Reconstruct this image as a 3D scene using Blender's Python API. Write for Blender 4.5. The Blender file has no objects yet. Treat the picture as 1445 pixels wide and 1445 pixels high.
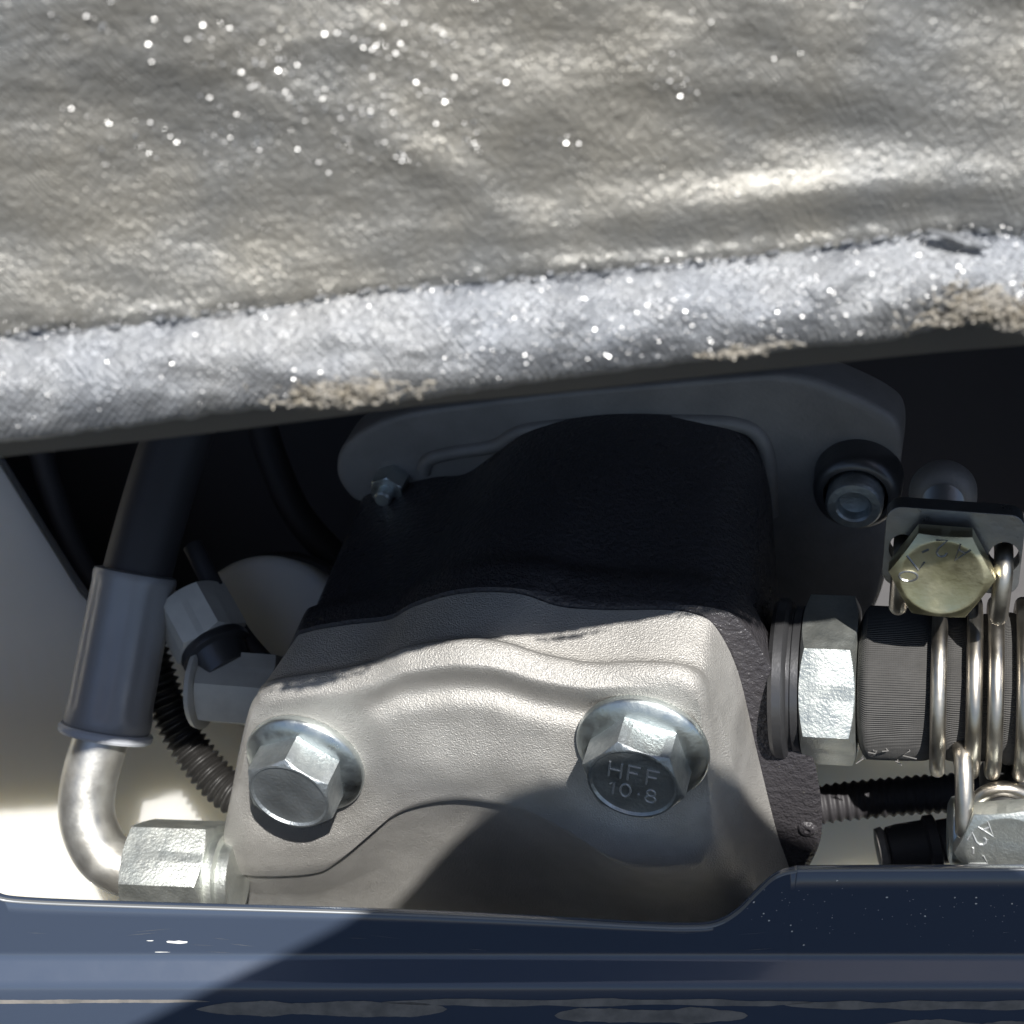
import bpy, bmesh, math, random
from mathutils import Vector, Matrix, noise as mnoise

# ------------------------------------------------------------------ units
# Shapes are designed in "picture units" u (one u = 0.118 mm, so the photographed area is about 17 cm wide);
# cam axes: x right, y up, w towards the lens.  World: Z up, camera pitched down.
F = 2290.0
H = 722.5
S = 1.18e-4
PITCH = math.radians(45)
R_CAM = Matrix(((1, 0, 0),
                (0, math.sin(PITCH), -math.cos(PITCH)),
                (0, math.cos(PITCH), math.sin(PITCH))))
BASE = Vector((0, 0, 0.62))
SUN_C = Vector((0.150, 0.375, 1.0)).normalized()      # direction to the sun in cam axes
SUN_W = (R_CAM @ SUN_C).normalized()

sc = bpy.context.scene
col = sc.collection

# ------------------------------------------------------------------ camera
cd = bpy.data.cameras.new('camera')
cam = bpy.data.objects.new('camera', cd)
col.objects.link(cam)
cam.matrix_world = Matrix.Translation(BASE + R_CAM @ Vector((0, 0, F * S))) @ R_CAM.to_4x4()
cd.sensor_width = 36.0
cd.lens = 36.0 / (2 * H / F)
cd.clip_start = 0.005
cd.clip_end = 50.0
cd.dof.use_dof = True
cd.dof.focus_distance = (F - 15) * S
cd.dof.aperture_fstop = 34.0
sc.camera = cam

# ------------------------------------------------------------------ sky, sun, exposure
world = bpy.data.worlds.new('World')
sc.world = world
world.use_nodes = True
wn = world.node_tree
bg = wn.nodes['Background']
sky = wn.nodes.new('ShaderNodeTexSky')
sky.sky_type = 'NISHITA'
sky.sun_disc = False
sky.sun_elevation = math.asin(SUN_W.z)
sky.sun_rotation = math.atan2(SUN_W.x, SUN_W.y)
wn.links.new(sky.outputs[0], bg.inputs[0])
bg.inputs[1].default_value = 0.06
sd = bpy.data.lights.new('sun', 'SUN')
sd.energy = 5.0
sd.angle = math.radians(0.5)
sd.color = (1.0, 0.972, 0.925)
sun = bpy.data.objects.new('sun', sd)
col.objects.link(sun)
sun.rotation_euler = SUN_W.to_track_quat('Z', 'Y').to_euler()
sun.location = BASE + SUN_W * 2
sc.view_settings.view_transform = 'Standard'
sc.view_settings.look = 'None'
sc.view_settings.gamma = 1.0
sc.view_settings.use_curve_mapping = False
sc.view_settings.exposure = 0.66
sc.cycles.use_denoising = True
sc.cycles.max_bounces = 8
sc.cycles.sample_clamp_indirect = 8.0

# ------------------------------------------------------------------ helpers
def V(*a):
    return Vector(a)

def unp(px, py, w):
    """picture point at height w towards the lens -> cam coordinates"""
    k = 1 - w / F
    return V((px - H) * k, -(py - H) * k, w)

class Frame:
    """a local frame: origin and axes in cam coordinates (u)"""
    def __init__(s, o, x=V(1, 0, 0), y=V(0, 1, 0), z=V(0, 0, 1)):
        s.o = o
        s.m = Matrix((x, y, z)).transposed()
        s.mi = s.m.inverted()
    def loc(s, c):
        return s.mi @ (c - s.o)
    def cam(s, l):
        return s.o + s.m @ l
    def dirl(s, d):
        return s.mi @ d
    def px(s, px, py, w):
        return s.loc(unp(px, py, w))
    def plane(s, px, py, yv):
        """picture point on the local plane y = yv -> local coordinates"""
        c0 = s.loc(V(0, 0, F))
        d = s.mi @ V(px - H, -(py - H), -F)
        t = (yv - c0.y) / d.y
        return c0 + d * t
    def world(s):
        m = (R_CAM @ s.m).to_4x4()
        m.translation = BASE + (R_CAM @ s.o) * S
        return m

def thing(name, fr, label=None, cat=None, group=None, kind=None):
    o = bpy.data.objects.new(name, None)
    o.empty_display_size = 0.01
    col.objects.link(o)
    o.matrix_world = fr.world()
    tag(o, label, cat, group, kind)
    return o

def tag(o, label=None, cat=None, group=None, kind=None):
    if label: o['label'] = label
    if cat: o['category'] = cat
    if group: o['group'] = group
    if kind: o['kind'] = kind
    return o

class MB:
    def __init__(s):
        s.v, s.f = [], []
    def add(s, vs, fs):
        b = len(s.v)
        s.v += [Vector(p) for p in vs]
        s.f += [[b + i for i in f] for f in fs]
        return b
    def rings(s, rs, close=True, cap0=True, cap1=True):
        n = len(rs[0])
        vs = [p for r in rs for p in r]
        fs = []
        for i in range(len(rs) - 1):
            for j in range(n if close else n - 1):
                k = (j + 1) % n
                fs.append([i * n + j, i * n + k, (i + 1) * n + k, (i + 1) * n + j])
        if cap0: fs.append(list(range(n))[::-1])
        if cap1: fs.append([(len(rs) - 1) * n + j for j in range(n)])
        s.add(vs, fs)
    def lathe(s, prof, o, ax, n=48, ref=None, cap0=True, cap1=True, ph=0.0):
        ax = ax.normalized()
        e1, e2 = basis(ax, ref)
        rs = []
        for r, h in prof:
            rs.append([o + ax * h + (e1 * math.cos(ph + 2 * math.pi * j / n) + e2 * math.sin(ph + 2 * math.pi * j / n)) * max(r, 1e-3) for j in range(n)])
        s.rings(rs, True, cap0, cap1)
    def hexhead(s, o, ax, ref, R, h0, h1, rot=0.0, both=False, bore=None, recess=0.0, n=96, ch=0.5, rcf=0.862):
        """hexagonal prism along ax with turned (curved) chamfers"""
        ax = ax.normalized()
        e1, e2 = basis(ax, ref)
        rc = R * rcf
        def hexr(a):
            a = (a - rot) % (math.pi / 3) - math.pi / 6
            return R * math.cos(math.pi / 6) / math.cos(a)
        rs = []
        A = [2 * math.pi * j / n + rot for j in range(n)]
        def ring(fn):
            rs.append([o + ax * fn(a)[1] + (e1 * math.cos(a) + e2 * math.sin(a)) * fn(a)[0] for a in A])
        if bore: ring(lambda a: (bore, h0))
        if both:
            ring(lambda a: (rc, h0))
            ring(lambda a: (hexr(a), h0 + (hexr(a) - rc) * ch))
        else:
            ring(lambda a: (hexr(a), h0))
        ring(lambda a: (hexr(a) - 0.0, h1 - (hexr(a) - rc) * ch - 1.5))
        ring(lambda a: (hexr(a) - 0.8, h1 - (hexr(a) - rc) * ch))
        ring(lambda a: (rc, h1))
        if recess:
            ring(lambda a: (rc - 3, h1 + 0.4))
            ring(lambda a: (rc - 6, h1 - recess))
        if bore:
            ring(lambda a: (bore, h1))
            ring(lambda a: (bore, h0))
            s.rings(rs, True, False, False)
        else:
            s.rings(rs)
    def tube(s, pts, rad, n=24, caps=True):
        """pts local; rad number or list"""
        m = len(pts)
        if not isinstance(rad, (list, tuple)): rad = [rad] * m
        t0 = (pts[1] - pts[0]).normalized()
        e1, _ = basis(t0)
        rs = []
        for i, p in enumerate(pts):
            t = (pts[min(i + 1, m - 1)] - pts[max(i - 1, 0)]).normalized()
            e1 = (e1 - t * e1.dot(t)).normalized()
            e2 = t.cross(e1)
            rs.append([p + (e1 * math.cos(2 * math.pi * j / n) + e2 * math.sin(2 * math.pi * j / n)) * rad[i] for j in range(n)])
        s.rings(rs, True, caps, caps)
    def box(s, c, hx, hy, hz):
        vs = [c + hx * a + hy * b + hz * d for a in (-1, 1) for b in (-1, 1) for d in (-1, 1)]
        s.add(vs, [[0, 1, 3, 2], [4, 6, 7, 5], [0, 4, 5, 1], [2, 3, 7, 6], [0, 2, 6, 4], [1, 5, 7, 3]])
    def build(s, name, mat, parent=None, angle=35, bevel=0.0, kind=None, label=None, segs=2, fr=None):
        me = bpy.data.meshes.new(name)
        me.from_pydata([tuple(p * S) for p in s.v], [], s.f)
        me.update()
        bm = bmesh.new(); bm.from_mesh(me)
        bmesh.ops.recalc_face_normals(bm, faces=bm.faces)
        bm.to_mesh(me); bm.free()
        me.polygons.foreach_set('use_smooth', [True] * len(me.polygons))
        me.set_sharp_from_angle(angle=math.radians(angle))
        me.materials.append(mat)
        o = bpy.data.objects.new(name, me)
        col.objects.link(o)
        if parent is not None: o.parent = parent
        if fr is not None: o.matrix_world = fr.world()
        if bevel:
            b = o.modifiers.new('bevel', 'BEVEL')
            b.width = bevel * S; b.segments = segs; b.limit_method = 'ANGLE'; b.angle_limit = math.radians(40)
            b.harden_normals = False
        if kind: o['kind'] = kind
        if label: o['label'] = label
        return o

def basis(ax, ref=None):
    if ref is None:
        ref = V(0, 0, 1) if abs(ax.normalized().z) < 0.9 else V(1, 0, 0)
    e1 = (ref - ax * ref.dot(ax)).normalized()
    return e1, ax.cross(e1).normalized()

def crom(pts, n, closed=True):
    """Catmull-Rom through tuples, n samples per span"""
    out, m = [], len(pts)
    for i in range(m if closed else m - 1):
        g = (lambda k: pts[k % m]) if closed else (lambda k: pts[min(max(k, 0), m - 1)])
        p0, p1, p2, p3 = g(i - 1), g(i), g(i + 1), g(i + 2)
        for j in range(n):
            t = j / n
            out.append(tuple(0.5 * (2 * b + (c - a) * t + (2 * a - 5 * b + 4 * c - d) * t * t + (3 * b - a - 3 * c + d) * t ** 3)
                             for a, b, c, d in zip(p0, p1, p2, p3)))
    if not closed: out.append(tuple(pts[-1]))
    return out

def interp(tab, x):
    if x <= tab[0][0]: return tab[0][1] + (x - tab[0][0]) * (tab[1][1] - tab[0][1]) / (tab[1][0] - tab[0][0])
    for (a, b), (c, d) in zip(tab, tab[1:]):
        if x <= c: return b + (d - b) * (x - a) / (c - a)
    (a, b), (c, d) = tab[-2:]
    return d + (x - c) * (d - b) / (c - a)

def nz(x, y, z=0.0):
    return mnoise.noise(V(x, y, z))

# ------------------------------------------------------------------ materials
def mat(name, base, rough=0.5, metal=0.0, c2=None, cs=0.02, bump=None, bump2=None, rvar=0.0, spec=0.5, coat=0.0, specks=None, sheen=0.0, aniso=0.0):
    """procedural material; texture sizes are given in 1/u"""
    m = bpy.data.materials.new(name); m.use_nodes = True
    nt = m.node_tree; N = nt.nodes; L = nt.links
    b = N['Principled BSDF']
    b.inputs['Base Color'].default_value = (*base, 1)
    b.inputs['Roughness'].default_value = rough
    b.inputs['Metallic'].default_value = metal
    b.inputs['Specular IOR Level'].default_value = spec
    b.inputs['Coat Weight'].default_value = coat
    b.inputs['Coat Roughness'].default_value = 0.06
    if sheen: b.inputs['Sheen Weight'].default_value = sheen
    tc = N.new('ShaderNodeTexCoord')
    def tex(scale, detail=4, rg=0.6):
        t = N.new('ShaderNodeTexNoise'); t.inputs['Scale'].default_value = scale / S
        t.inputs['Detail'].default_value = detail; t.inputs['Roughness'].default_value = rg
        L.new(tc.outputs['Object'], t.inputs['Vector']); return t
    colout = None
    if c2:
        t = tex(cs, 6)
        r = N.new('ShaderNodeValToRGB'); r.color_ramp.elements[0].position = 0.38; r.color_ramp.elements[1].position = 0.64
        r.color_ramp.elements[0].color = (*base, 1); r.color_ramp.elements[1].color = (*c2, 1)
        L.new(t.outputs['Fac'], r.inputs['Fac']); colout = r.outputs[0]
    if specks:
        scol, sscale, thr = specks
        t = tex(sscale, 2)
        r = N.new('ShaderNodeValToRGB'); r.color_ramp.elements[0].position = thr; r.color_ramp.elements[1].position = thr + 0.04
        L.new(t.outputs['Fac'], r.inputs['Fac'])
        mx = N.new('ShaderNodeMix'); mx.data_type = 'RGBA'
        L.new(r.outputs[0], mx.inputs[0])
        if colout: L.new(colout, mx.inputs[6])
        else: mx.inputs[6].default_value = (*base, 1)
        mx.inputs[7].default_value = (*scol, 1)
        colout = mx.outputs[2]
    if colout: L.new(colout, b.inputs['Base Color'])
    if rvar:
        t = tex(0.03, 5)
        mr = N.new('ShaderNodeMapRange'); mr.inputs[3].default_value = max(0.03, rough - rvar); mr.inputs[4].default_value = rough + rvar
        mr.inputs[1].default_value = 0.3; mr.inputs[2].default_value = 0.7
        L.new(t.outputs['Fac'], mr.inputs[0]); L.new(mr.outputs[0], b.inputs['Roughness'])
    prev = None
    for bb in (bump, bump2):
        if not bb: continue
        scale, dist, stg = bb[:3]
        t = tex(scale, bb[3] if len(bb) > 3 else 3)
        bn = N.new('ShaderNodeBump'); bn.inputs['Strength'].default_value = stg; bn.inputs['Distance'].default_value = dist * S
        L.new(t.outputs['Fac'], bn.inputs['Height'])
        if prev: L.new(prev.outputs[0], bn.inputs['Normal'])
        prev = bn
    if prev: L.new(prev.outputs[0], b.inputs['Normal'])
    m['b'] = 0
    return m

M = {}
M['cast'] = mat('cast_aluminium', (0.42, 0.406, 0.383), 0.48, 0.55, c2=(0.51, 0.495, 0.468), cs=0.008, bump=(0.42, 2.6, 0.95, 2), bump2=(0.04, 3.0, 0.12, 3), rvar=0.08, specks=((0.26, 0.22, 0.17), 0.05, 0.755))
M['black_cast'] = mat('black_painted_cast_iron', (0.046, 0.043, 0.047), 0.34, 0.0, bump=(0.12, 8.0, 0.7, 3), rvar=0.1, specks=((0.10, 0.095, 0.085), 0.16, 0.70))
M['grey_cast'] = mat('grey_cast_flange', (0.25, 0.24, 0.23), 0.55, 0.2, c2=(0.20, 0.192, 0.185), cs=0.01, bump=(0.15, 2.0, 0.4, 2))
M['dark_steel'] = mat('dark_oxide_steel', (0.10, 0.10, 0.105), 0.34, 0.7, bump=(0.1, 1.5, 0.3))
M['zinc'] = mat('zinc_plated_steel', (0.60, 0.64, 0.635), 0.38, 1.0, c2=(0.50, 0.545, 0.545), cs=0.03, bump=(0.12, 1.6, 0.28, 3), rvar=0.12)
M['zinc_end'] = mat('zinc_rough_end_face', (0.46, 0.49, 0.50), 0.42, 0.9, c2=(0.34, 0.37, 0.385), cs=0.06, bump=(0.19, 2.4, 0.45, 4), rvar=0.12)
M['zinc_letter'] = mat('zinc_raised_letter', (0.46, 0.47, 0.47), 0.5, 0.6, bump=(0.2, 1.5, 0.4, 3))
M['zinc_nut'] = mat('zinc_plated_nut', (0.64, 0.66, 0.62), 0.40, 0.9, c2=(0.50, 0.53, 0.51), cs=0.025, bump=(0.22, 1.8, 0.5, 3), rvar=0.1)
M['dull_zinc'] = mat('dull_zinc', (0.62, 0.60, 0.54), 0.5, 0.3, c2=(0.54, 0.52, 0.47), cs=0.02)
M['tube_steel'] = mat('bright_tube_steel', (0.70, 0.70, 0.67), 0.42, 0.9, c2=(0.60, 0.58, 0.53), cs=0.012, bump=(0.09, 1.2, 0.25), rvar=0.1)
M['sleeve'] = mat('blue_black_crimp_sleeve', (0.32, 0.32, 0.33), 0.42, 0.25, bump=(0.03, 2.5, 0.35), rvar=0.08)
M['rubber'] = mat('black_rubber', (0.032, 0.030, 0.033), 0.6, bump=(0.12, 1.5, 0.3))
M['conduit'] = mat('black_corrugated_plastic', (0.02, 0.019, 0.018), 0.45)
M['steel'] = mat('stainless_wire', (0.58, 0.55, 0.49), 0.36, 1.0, c2=(0.46, 0.42, 0.36), cs=0.02, bump=(0.05, 1.0, 0.2), rvar=0.08)
M['inox'] = mat('stainless_yellow_reflection', (0.61, 0.57, 0.40), 0.40, 1.0, c2=(0.52, 0.49, 0.31), cs=0.02, bump=(0.15, 1.2, 0.25), rvar=0.1)  # yellow of a reflection put into the base colour
M['clamp_plate'] = mat('clamp_trunnion_steel', (0.24, 0.245, 0.25), 0.36, 0.85, bump=(0.08, 1.5, 0.3), rvar=0.1)
M['cream'] = mat('cream_plastic_panel', (0.80, 0.775, 0.70), 0.5, c2=(0.76, 0.735, 0.66), cs=0.004)
_b = M['cream'].node_tree.nodes['Principled BSDF']
_b.inputs['Subsurface Weight'].default_value = 0.75
_b.inputs['Subsurface Radius'].default_value = (1.0, 0.92, 0.75)
_b.inputs['Subsurface Scale'].default_value = 0.022
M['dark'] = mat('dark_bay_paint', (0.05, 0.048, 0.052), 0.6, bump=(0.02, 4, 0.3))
M['navy'] = mat('navy_gloss_paint', (0.048, 0.064, 0.098), 0.22, coat=0.6, rvar=0.02, bump=(0.06, 0.8, 0.10))
M['edge_paint'] = mat('worn_plate_edge', (0.20, 0.21, 0.22), 0.4, 0.4)
M['primer'] = mat('scraped_grey_primer', (0.22, 0.205, 0.19), 0.55, c2=(0.13, 0.125, 0.12), cs=0.03, bump=(0.05, 2, 0.4))
M['white_chip'] = mat('white_paint_chip', (0.8, 0.8, 0.78), 0.5)
M['backing'] = mat('grey_foam_backing', (0.14, 0.135, 0.13), 0.8, bump=(0.08, 2, 0.4))
M['fibre'] = mat('frayed_glass_fibre', (0.40, 0.378, 0.34), 0.6, bump=(0.06, 8, 0.8), c2=(0.28, 0.25, 0.20), cs=0.05)
M['glint'] = mat('sparkle_metal', (0.92, 0.92, 0.92), 0.42, 1.0)  # bright metal for the facets added as sparkle on the cloth
M['phone'] = mat('dark_phone_glass', (0.02, 0.02, 0.022), 0.25)
M['pale_plastic'] = mat('pale_plastic_collar', (0.52, 0.54, 0.58), 0.4)
M['fleck'] = mat('pale_grit', (0.75, 0.73, 0.68), 0.5)

def fabric_material(name, base, c2, rough, metal, weave, coarse, cst=0.5, cdist=5.0, wst=0.4):
    """coated woven cloth: threads both ways plus blotches of bare fibre"""
    m = mat(name, base, rough, metal, c2=c2, cs=0.0045, rvar=0.12)
    nt = m.node_tree; N = nt.nodes; L = nt.links
    b = N['Principled BSDF']
    tc = [n for n in N if n.bl_idname == 'ShaderNodeTexCoord'][0]
    sep = N.new('ShaderNodeSeparateXYZ'); L.new(tc.outputs['Object'], sep.inputs[0])
    wob = N.new('ShaderNodeTexNoise'); wob.inputs['Scale'].default_value = 0.02 / S; L.new(tc.outputs['Object'], wob.inputs['Vector'])
    def wave(o, k, add):
        mu = N.new('ShaderNodeMath'); mu.operation = 'MULTIPLY_ADD'; mu.inputs[1].default_value = 2 * math.pi / (k * S)
        L.new(o, mu.inputs[0])
        ws = N.new('ShaderNodeMath'); ws.operation = 'MULTIPLY'; ws.inputs[1].default_value = add
        L.new(wob.outputs['Fac'], ws.inputs[0]); L.new(ws.outputs[0], mu.inputs[2])
        s = N.new('ShaderNodeMath'); s.operation = 'SINE'; L.new(mu.outputs[0], s.inputs[0]); return s.outputs[0]
    a = wave(sep.outputs['X'], weave, 14.0); c = wave(sep.outputs['Y'], weave, 11.0)
    pr = N.new('ShaderNodeMath'); pr.operation = 'MULTIPLY'; L.new(a, pr.inputs[0]); L.new(c, pr.inputs[1])
    b1 = N.new('ShaderNodeBump'); b1.inputs['Strength'].default_value = wst; b1.inputs['Distance'].default_value = 1.7 * S
    L.new(pr.outputs[0], b1.inputs['Height'])
    tx = N.new('ShaderNodeTexNoise'); tx.inputs['Scale'].default_value = coarse / S; tx.inputs['Detail'].default_value = 5
    L.new(tc.outputs['Object'], tx.inputs['Vector'])
    b2 = N.new('ShaderNodeBump'); b2.inputs['Strength'].default_value = cst; b2.inputs['Distance'].default_value = cdist * S
    L.new(tx.outputs['Fac'], b2.inputs['Height']); L.new(b1.outputs[0], b2.inputs['Normal'])
    L.new(b2.outputs[0], b.inputs['Normal'])
    return m
M['cloth'] = fabric_material('grey_coated_cloth', (0.235, 0.24, 0.24), (0.30, 0.288, 0.258), 0.38, 0.50, 6.0, 0.17, 0.9, 2.8, 0.26)
M['hem'] = fabric_material('silver_coated_hem', (0.225, 0.24, 0.265), (0.275, 0.28, 0.285), 0.42, 0.45, 6.5, 0.16, 0.9, 3.2, 0.4)

def ribbed_material(name, base, period, rough):
    m = mat(name, base, rough, c2=tuple(c * 1.35 for c in base), cs=0.02)
    nt = m.node_tree; N = nt.nodes; L = nt.links
    tc = [n for n in N if n.bl_idname == 'ShaderNodeTexCoord'][0]
    sep = N.new('ShaderNodeSeparateXYZ'); L.new(tc.outputs['Object'], sep.inputs[0])
    at = N.new('ShaderNodeMath'); at.operation = 'ARCTAN2'; L.new(sep.outputs['Y'], at.inputs[0]); L.new(sep.outputs['Z'], at.inputs[1])
    mu = N.new('ShaderNodeMath'); mu.operation = 'MULTIPLY'; mu.inputs[1].default_value = period; L.new(at.outputs[0], mu.inputs[0])
    s = N.new('ShaderNodeMath'); s.operation = 'SINE'; L.new(mu.outputs[0], s.inputs[0])
    mx = N.new('ShaderNodeMath'); mx.operation = 'MULTIPLY'; mx.inputs[1].default_value = 2 * math.pi / (3.2 * S); L.new(sep.outputs['X'], mx.inputs[0])
    s2 = N.new('ShaderNodeMath'); s2.operation = 'SINE'; L.new(mx.outputs[0], s2.inputs[0])
    sm = N.new('ShaderNodeMath'); sm.operation = 'MULTIPLY_ADD'; sm.inputs[1].default_value = 0.06; L.new(s2.outputs[0], sm.inputs[0]); L.new(s.outputs[0], sm.inputs[2])
    bn = N.new('ShaderNodeBump'); bn.inputs['Strength'].default_value = 0.7; bn.inputs['Distance'].default_value = 2.0 * S
    L.new(sm.outputs[0], bn.inputs['Height'])
    L.new(bn.outputs[0], N['Principled BSDF'].inputs['Normal'])
    return m
M['hose_cloth'] = ribbed_material('grey_ribbed_hose_fabric', (0.062, 0.06, 0.058), 210.0, 0.8)

# ================================================================== the setting: dark bay round the parts
def panel(name, pts, m, thick=20):
    fr = Frame(V(0, 0, 0))
    mb = MB()
    a, b, c, d = pts
    n = (b - a).cross(d - a).normalized() * thick
    mb.add([a, b, c, d, a + n, b + n, c + n, d + n], [[0, 1, 2, 3], [7, 6, 5, 4], [0, 4, 5, 1], [1, 5, 6, 2], [2, 6, 7, 3], [3, 7, 4, 0]])
    o = mb.build(name, m, None, fr=fr, angle=30)
    o['kind'] = 'structure'
    return o
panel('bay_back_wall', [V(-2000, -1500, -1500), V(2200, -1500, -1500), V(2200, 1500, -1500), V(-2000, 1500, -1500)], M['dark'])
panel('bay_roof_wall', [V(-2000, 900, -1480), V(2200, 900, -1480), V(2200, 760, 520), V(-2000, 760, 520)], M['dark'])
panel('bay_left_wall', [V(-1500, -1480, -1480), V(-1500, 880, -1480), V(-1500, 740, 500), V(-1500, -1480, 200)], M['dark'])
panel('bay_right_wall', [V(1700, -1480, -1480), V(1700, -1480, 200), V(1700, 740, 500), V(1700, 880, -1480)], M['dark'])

# cream moulded panel low behind the pump
fr = Frame(unp(700, 1300, -700))
PT = thing('moulded_panel', fr, 'cream plastic moulded panel lying low behind the pump and hoses', 'panel')
mb = MB()
top = [(-900, 300), (-420, 300), (-200, 400), (-60, 570), (0, 655), (60, 752), (115, 840), (170, 890), (300, 925), (600, 990), (1000, 1040), (1200, 1045), (1500, 1040), (2300, 1030)]
nu, nv = 120, 26
rs = []
for j in range(nv + 1):
    row = []
    for i in range(nu + 1):
        x = -900 + 3200 * i / nu
        t = interp(top, x)
        v = j / nv
        y = t + (1900 - t) * max(0, v * 1.12 - 0.12) ** 1.4
        w = -640 - 60 * min(1, max(0, (x + 200) / 900)) - 14 * nz(x / 300, y / 260) - 0.75 * max(0, y - 960)
        if v < 0.12: w -= 90 * (1 - v / 0.12) ** 2
        row.append(fr.px(x, y, w))
    rs.append(row)
mb.rings(rs, False, False, False)
mb.build('panel_face', M['cream'], PT, angle=80)
mb = MB()
mb.tube([fr.px(x, interp(top, x) + 2, -735) for x in range(-880, 2280, 20)], 14, 10)
mb.build('panel_rim', M['cream'], PT)

# cream round cap seen between hose and pump
fr = Frame(unp(372, 905, -560))
DR = thing('round_cap', fr, 'cream round cap in shade between the hose and the black pump body', 'cap')
mb = MB()
mb.lathe([(152, -120), (152, -14), (146, -4), (136, 0), (60, 3), (1, 4)], V(0, 0, 0), fr.dirl(V(-0.12, 0.10, 1)), 64)
mb.build('cap_disc', M['cream'], DR, angle=40)
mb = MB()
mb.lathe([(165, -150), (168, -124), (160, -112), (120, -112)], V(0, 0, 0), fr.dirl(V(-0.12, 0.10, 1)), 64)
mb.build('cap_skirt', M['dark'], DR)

# ================================================================== pump
A = V(-0.26, -0.58, 0.77).normalized()            # pump axis towards the viewer
XP = V(A.z, 0, -A.x).normalized()
YP = -A
ZP = XP.cross(YP)
fp = Frame(unp(905, 1054, 40), XP, YP, ZP)
PUMP = thing('hydraulic_pump', fp, 'hydraulic pump with cast aluminium end cover bolted to black iron body', 'pump')

CTRL = [  # pad outline, cover outline, joint outline, body front outline, body back outline (picture points on planes of the pump)
 ((358,1003),(362,985),(415,905),(413,903),(500,705)),
 ((376,985),(382,962),(435,892),(433,889),(515,690)),
 ((450,973),(455,950),(490,882),(489,878),(600,668)),
 ((520,958),(524,936),(548,875),(548,871),(650,662)),
 ((570,938),(574,915),(585,856),(585,852),(690,636)),
 ((640,928),(646,905),(650,838),(650,834),(745,596)),
 ((700,932),(706,908),(730,838),(731,834),(835,578)),
 ((760,950),(766,926),(790,856),(792,852),(930,576)),
 ((830,962),(836,938),(860,861),(864,857),(1010,585)),
 ((900,961),(905,936),(940,861),(945,857),(1055,600)),
 ((955,966),(965,940),(985,868),(998,860),(1085,632)),
 ((982,990),(998,958),(1012,888),(1045,880),(1100,682)),
 ((994,1060),(1022,1030),(1042,950),(1100,968),(1105,745)),
 ((1000,1140),(1046,1130),(1068,1060),(1148,1075),(1110,805)),
 ((1003,1200),(1062,1230),(1095,1170),(1160,1180),(1112,885)),
 ((988,1230),(1075,1310),(1118,1250),(1126,1252),(1112,955)),
 ((930,1238),(1040,1345),(1090,1300),(1092,1304),(1080,1000)),
 ((880,1224),(900,1350),(950,1290),(950,1294),(1000,1005)),
 ((820,1187),(820,1350),(860,1285),(860,1289),(930,1005)),
 ((750,1152),(750,1348),(790,1285),(790,1289),(860,1005)),
 ((660,1131),(660,1345),(700,1285),(700,1289),(790,1005)),
 ((580,1142),(580,1340),(620,1280),(620,1284),(720,1005)),
 ((520,1176),(510,1335),(550,1275),(550,1279),(660,1000)),
 ((470,1222),(440,1330),(490,1270),(490,1274),(610,1000)),
 ((430,1238),(400,1325),(450,1265),(450,1269),(580,990)),
 ((345,1240),(335,1315),(385,1255),(383,1259),(540,970)),
 ((312,1228),(310,1290),(362,1230),(358,1232),(520,940)),
 ((312,1190),(310,1230),(360,1180),(356,1180),(505,880)),
 ((328,1110),(330,1110),(372,1060),(368,1058),(492,800)),
 ((346,1030),(350,1020),(395,965),(392,962),(492,732)),
]
NS = 8
OUT = [crom([c[k] for c in CTRL], NS) for k in range(5)]
NP = len(OUT[0])
YJ = 135.0
YM = 50.0
CEN = (655, 1062)
def lerp2(a, b, t):
    return (a[0] + (b[0] - a[0]) * t, a[1] + (b[1] - a[1]) * t)
TOPTAB = [(c[0][0], c[0][1]) for c in CTRL[1:12]]
def sst(a, b, x):
    t = min(1, max(0, (x - a) / (b - a))); return t * t * (3 - 2 * t)
def face_y(x, y):
    """relief of the cover face (towards the viewer = negative)"""
    d = y - interp(TOPTAB, min(max(x, 376), 982))
    win = sst(470, 580, x) * (1 - sst(830, 920, x))
    v = 17 * math.exp(-((d - 40) / 19.0) ** 2) * win            # groove below the ridge
    v -= 5 * math.exp(-((d - 12) / 12.0) ** 2) * win
    v -= 13 * math.exp(-((x - 670) / 150.0) ** 2 - ((y - 1085) / 45.0) ** 2)
    v += 9 * (1 - sst(92, 135, math.hypot(x - 430, (y - 1085) * 1.2)))   # bolt seats
    v += 7 * (1 - sst(98, 140, math.hypot(x - 905, (y - 1062) * 1.2)))
    return v + 1.2 * nz(x / 60, y / 50)
rings = []
def addring(px, yv):
    rings.append([fp.plane(p[0], p[1], yy) for p, yy in zip(px, yv)])
P0 = OUT[0]
for k in [0.015] + [i / 26 for i in range(1, 25)] + [0.95, 0.975]:
    pts = [lerp2(CEN, p, k) for p in P0]
    edge = max(0.0, (k - 0.88) / 0.095)
    addring(pts, [face_y(*p) + (5 + 5 * sst(1085, 1180, q[1])) * min(1, edge) ** 2 for p, q in zip(pts, P0)])
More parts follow.
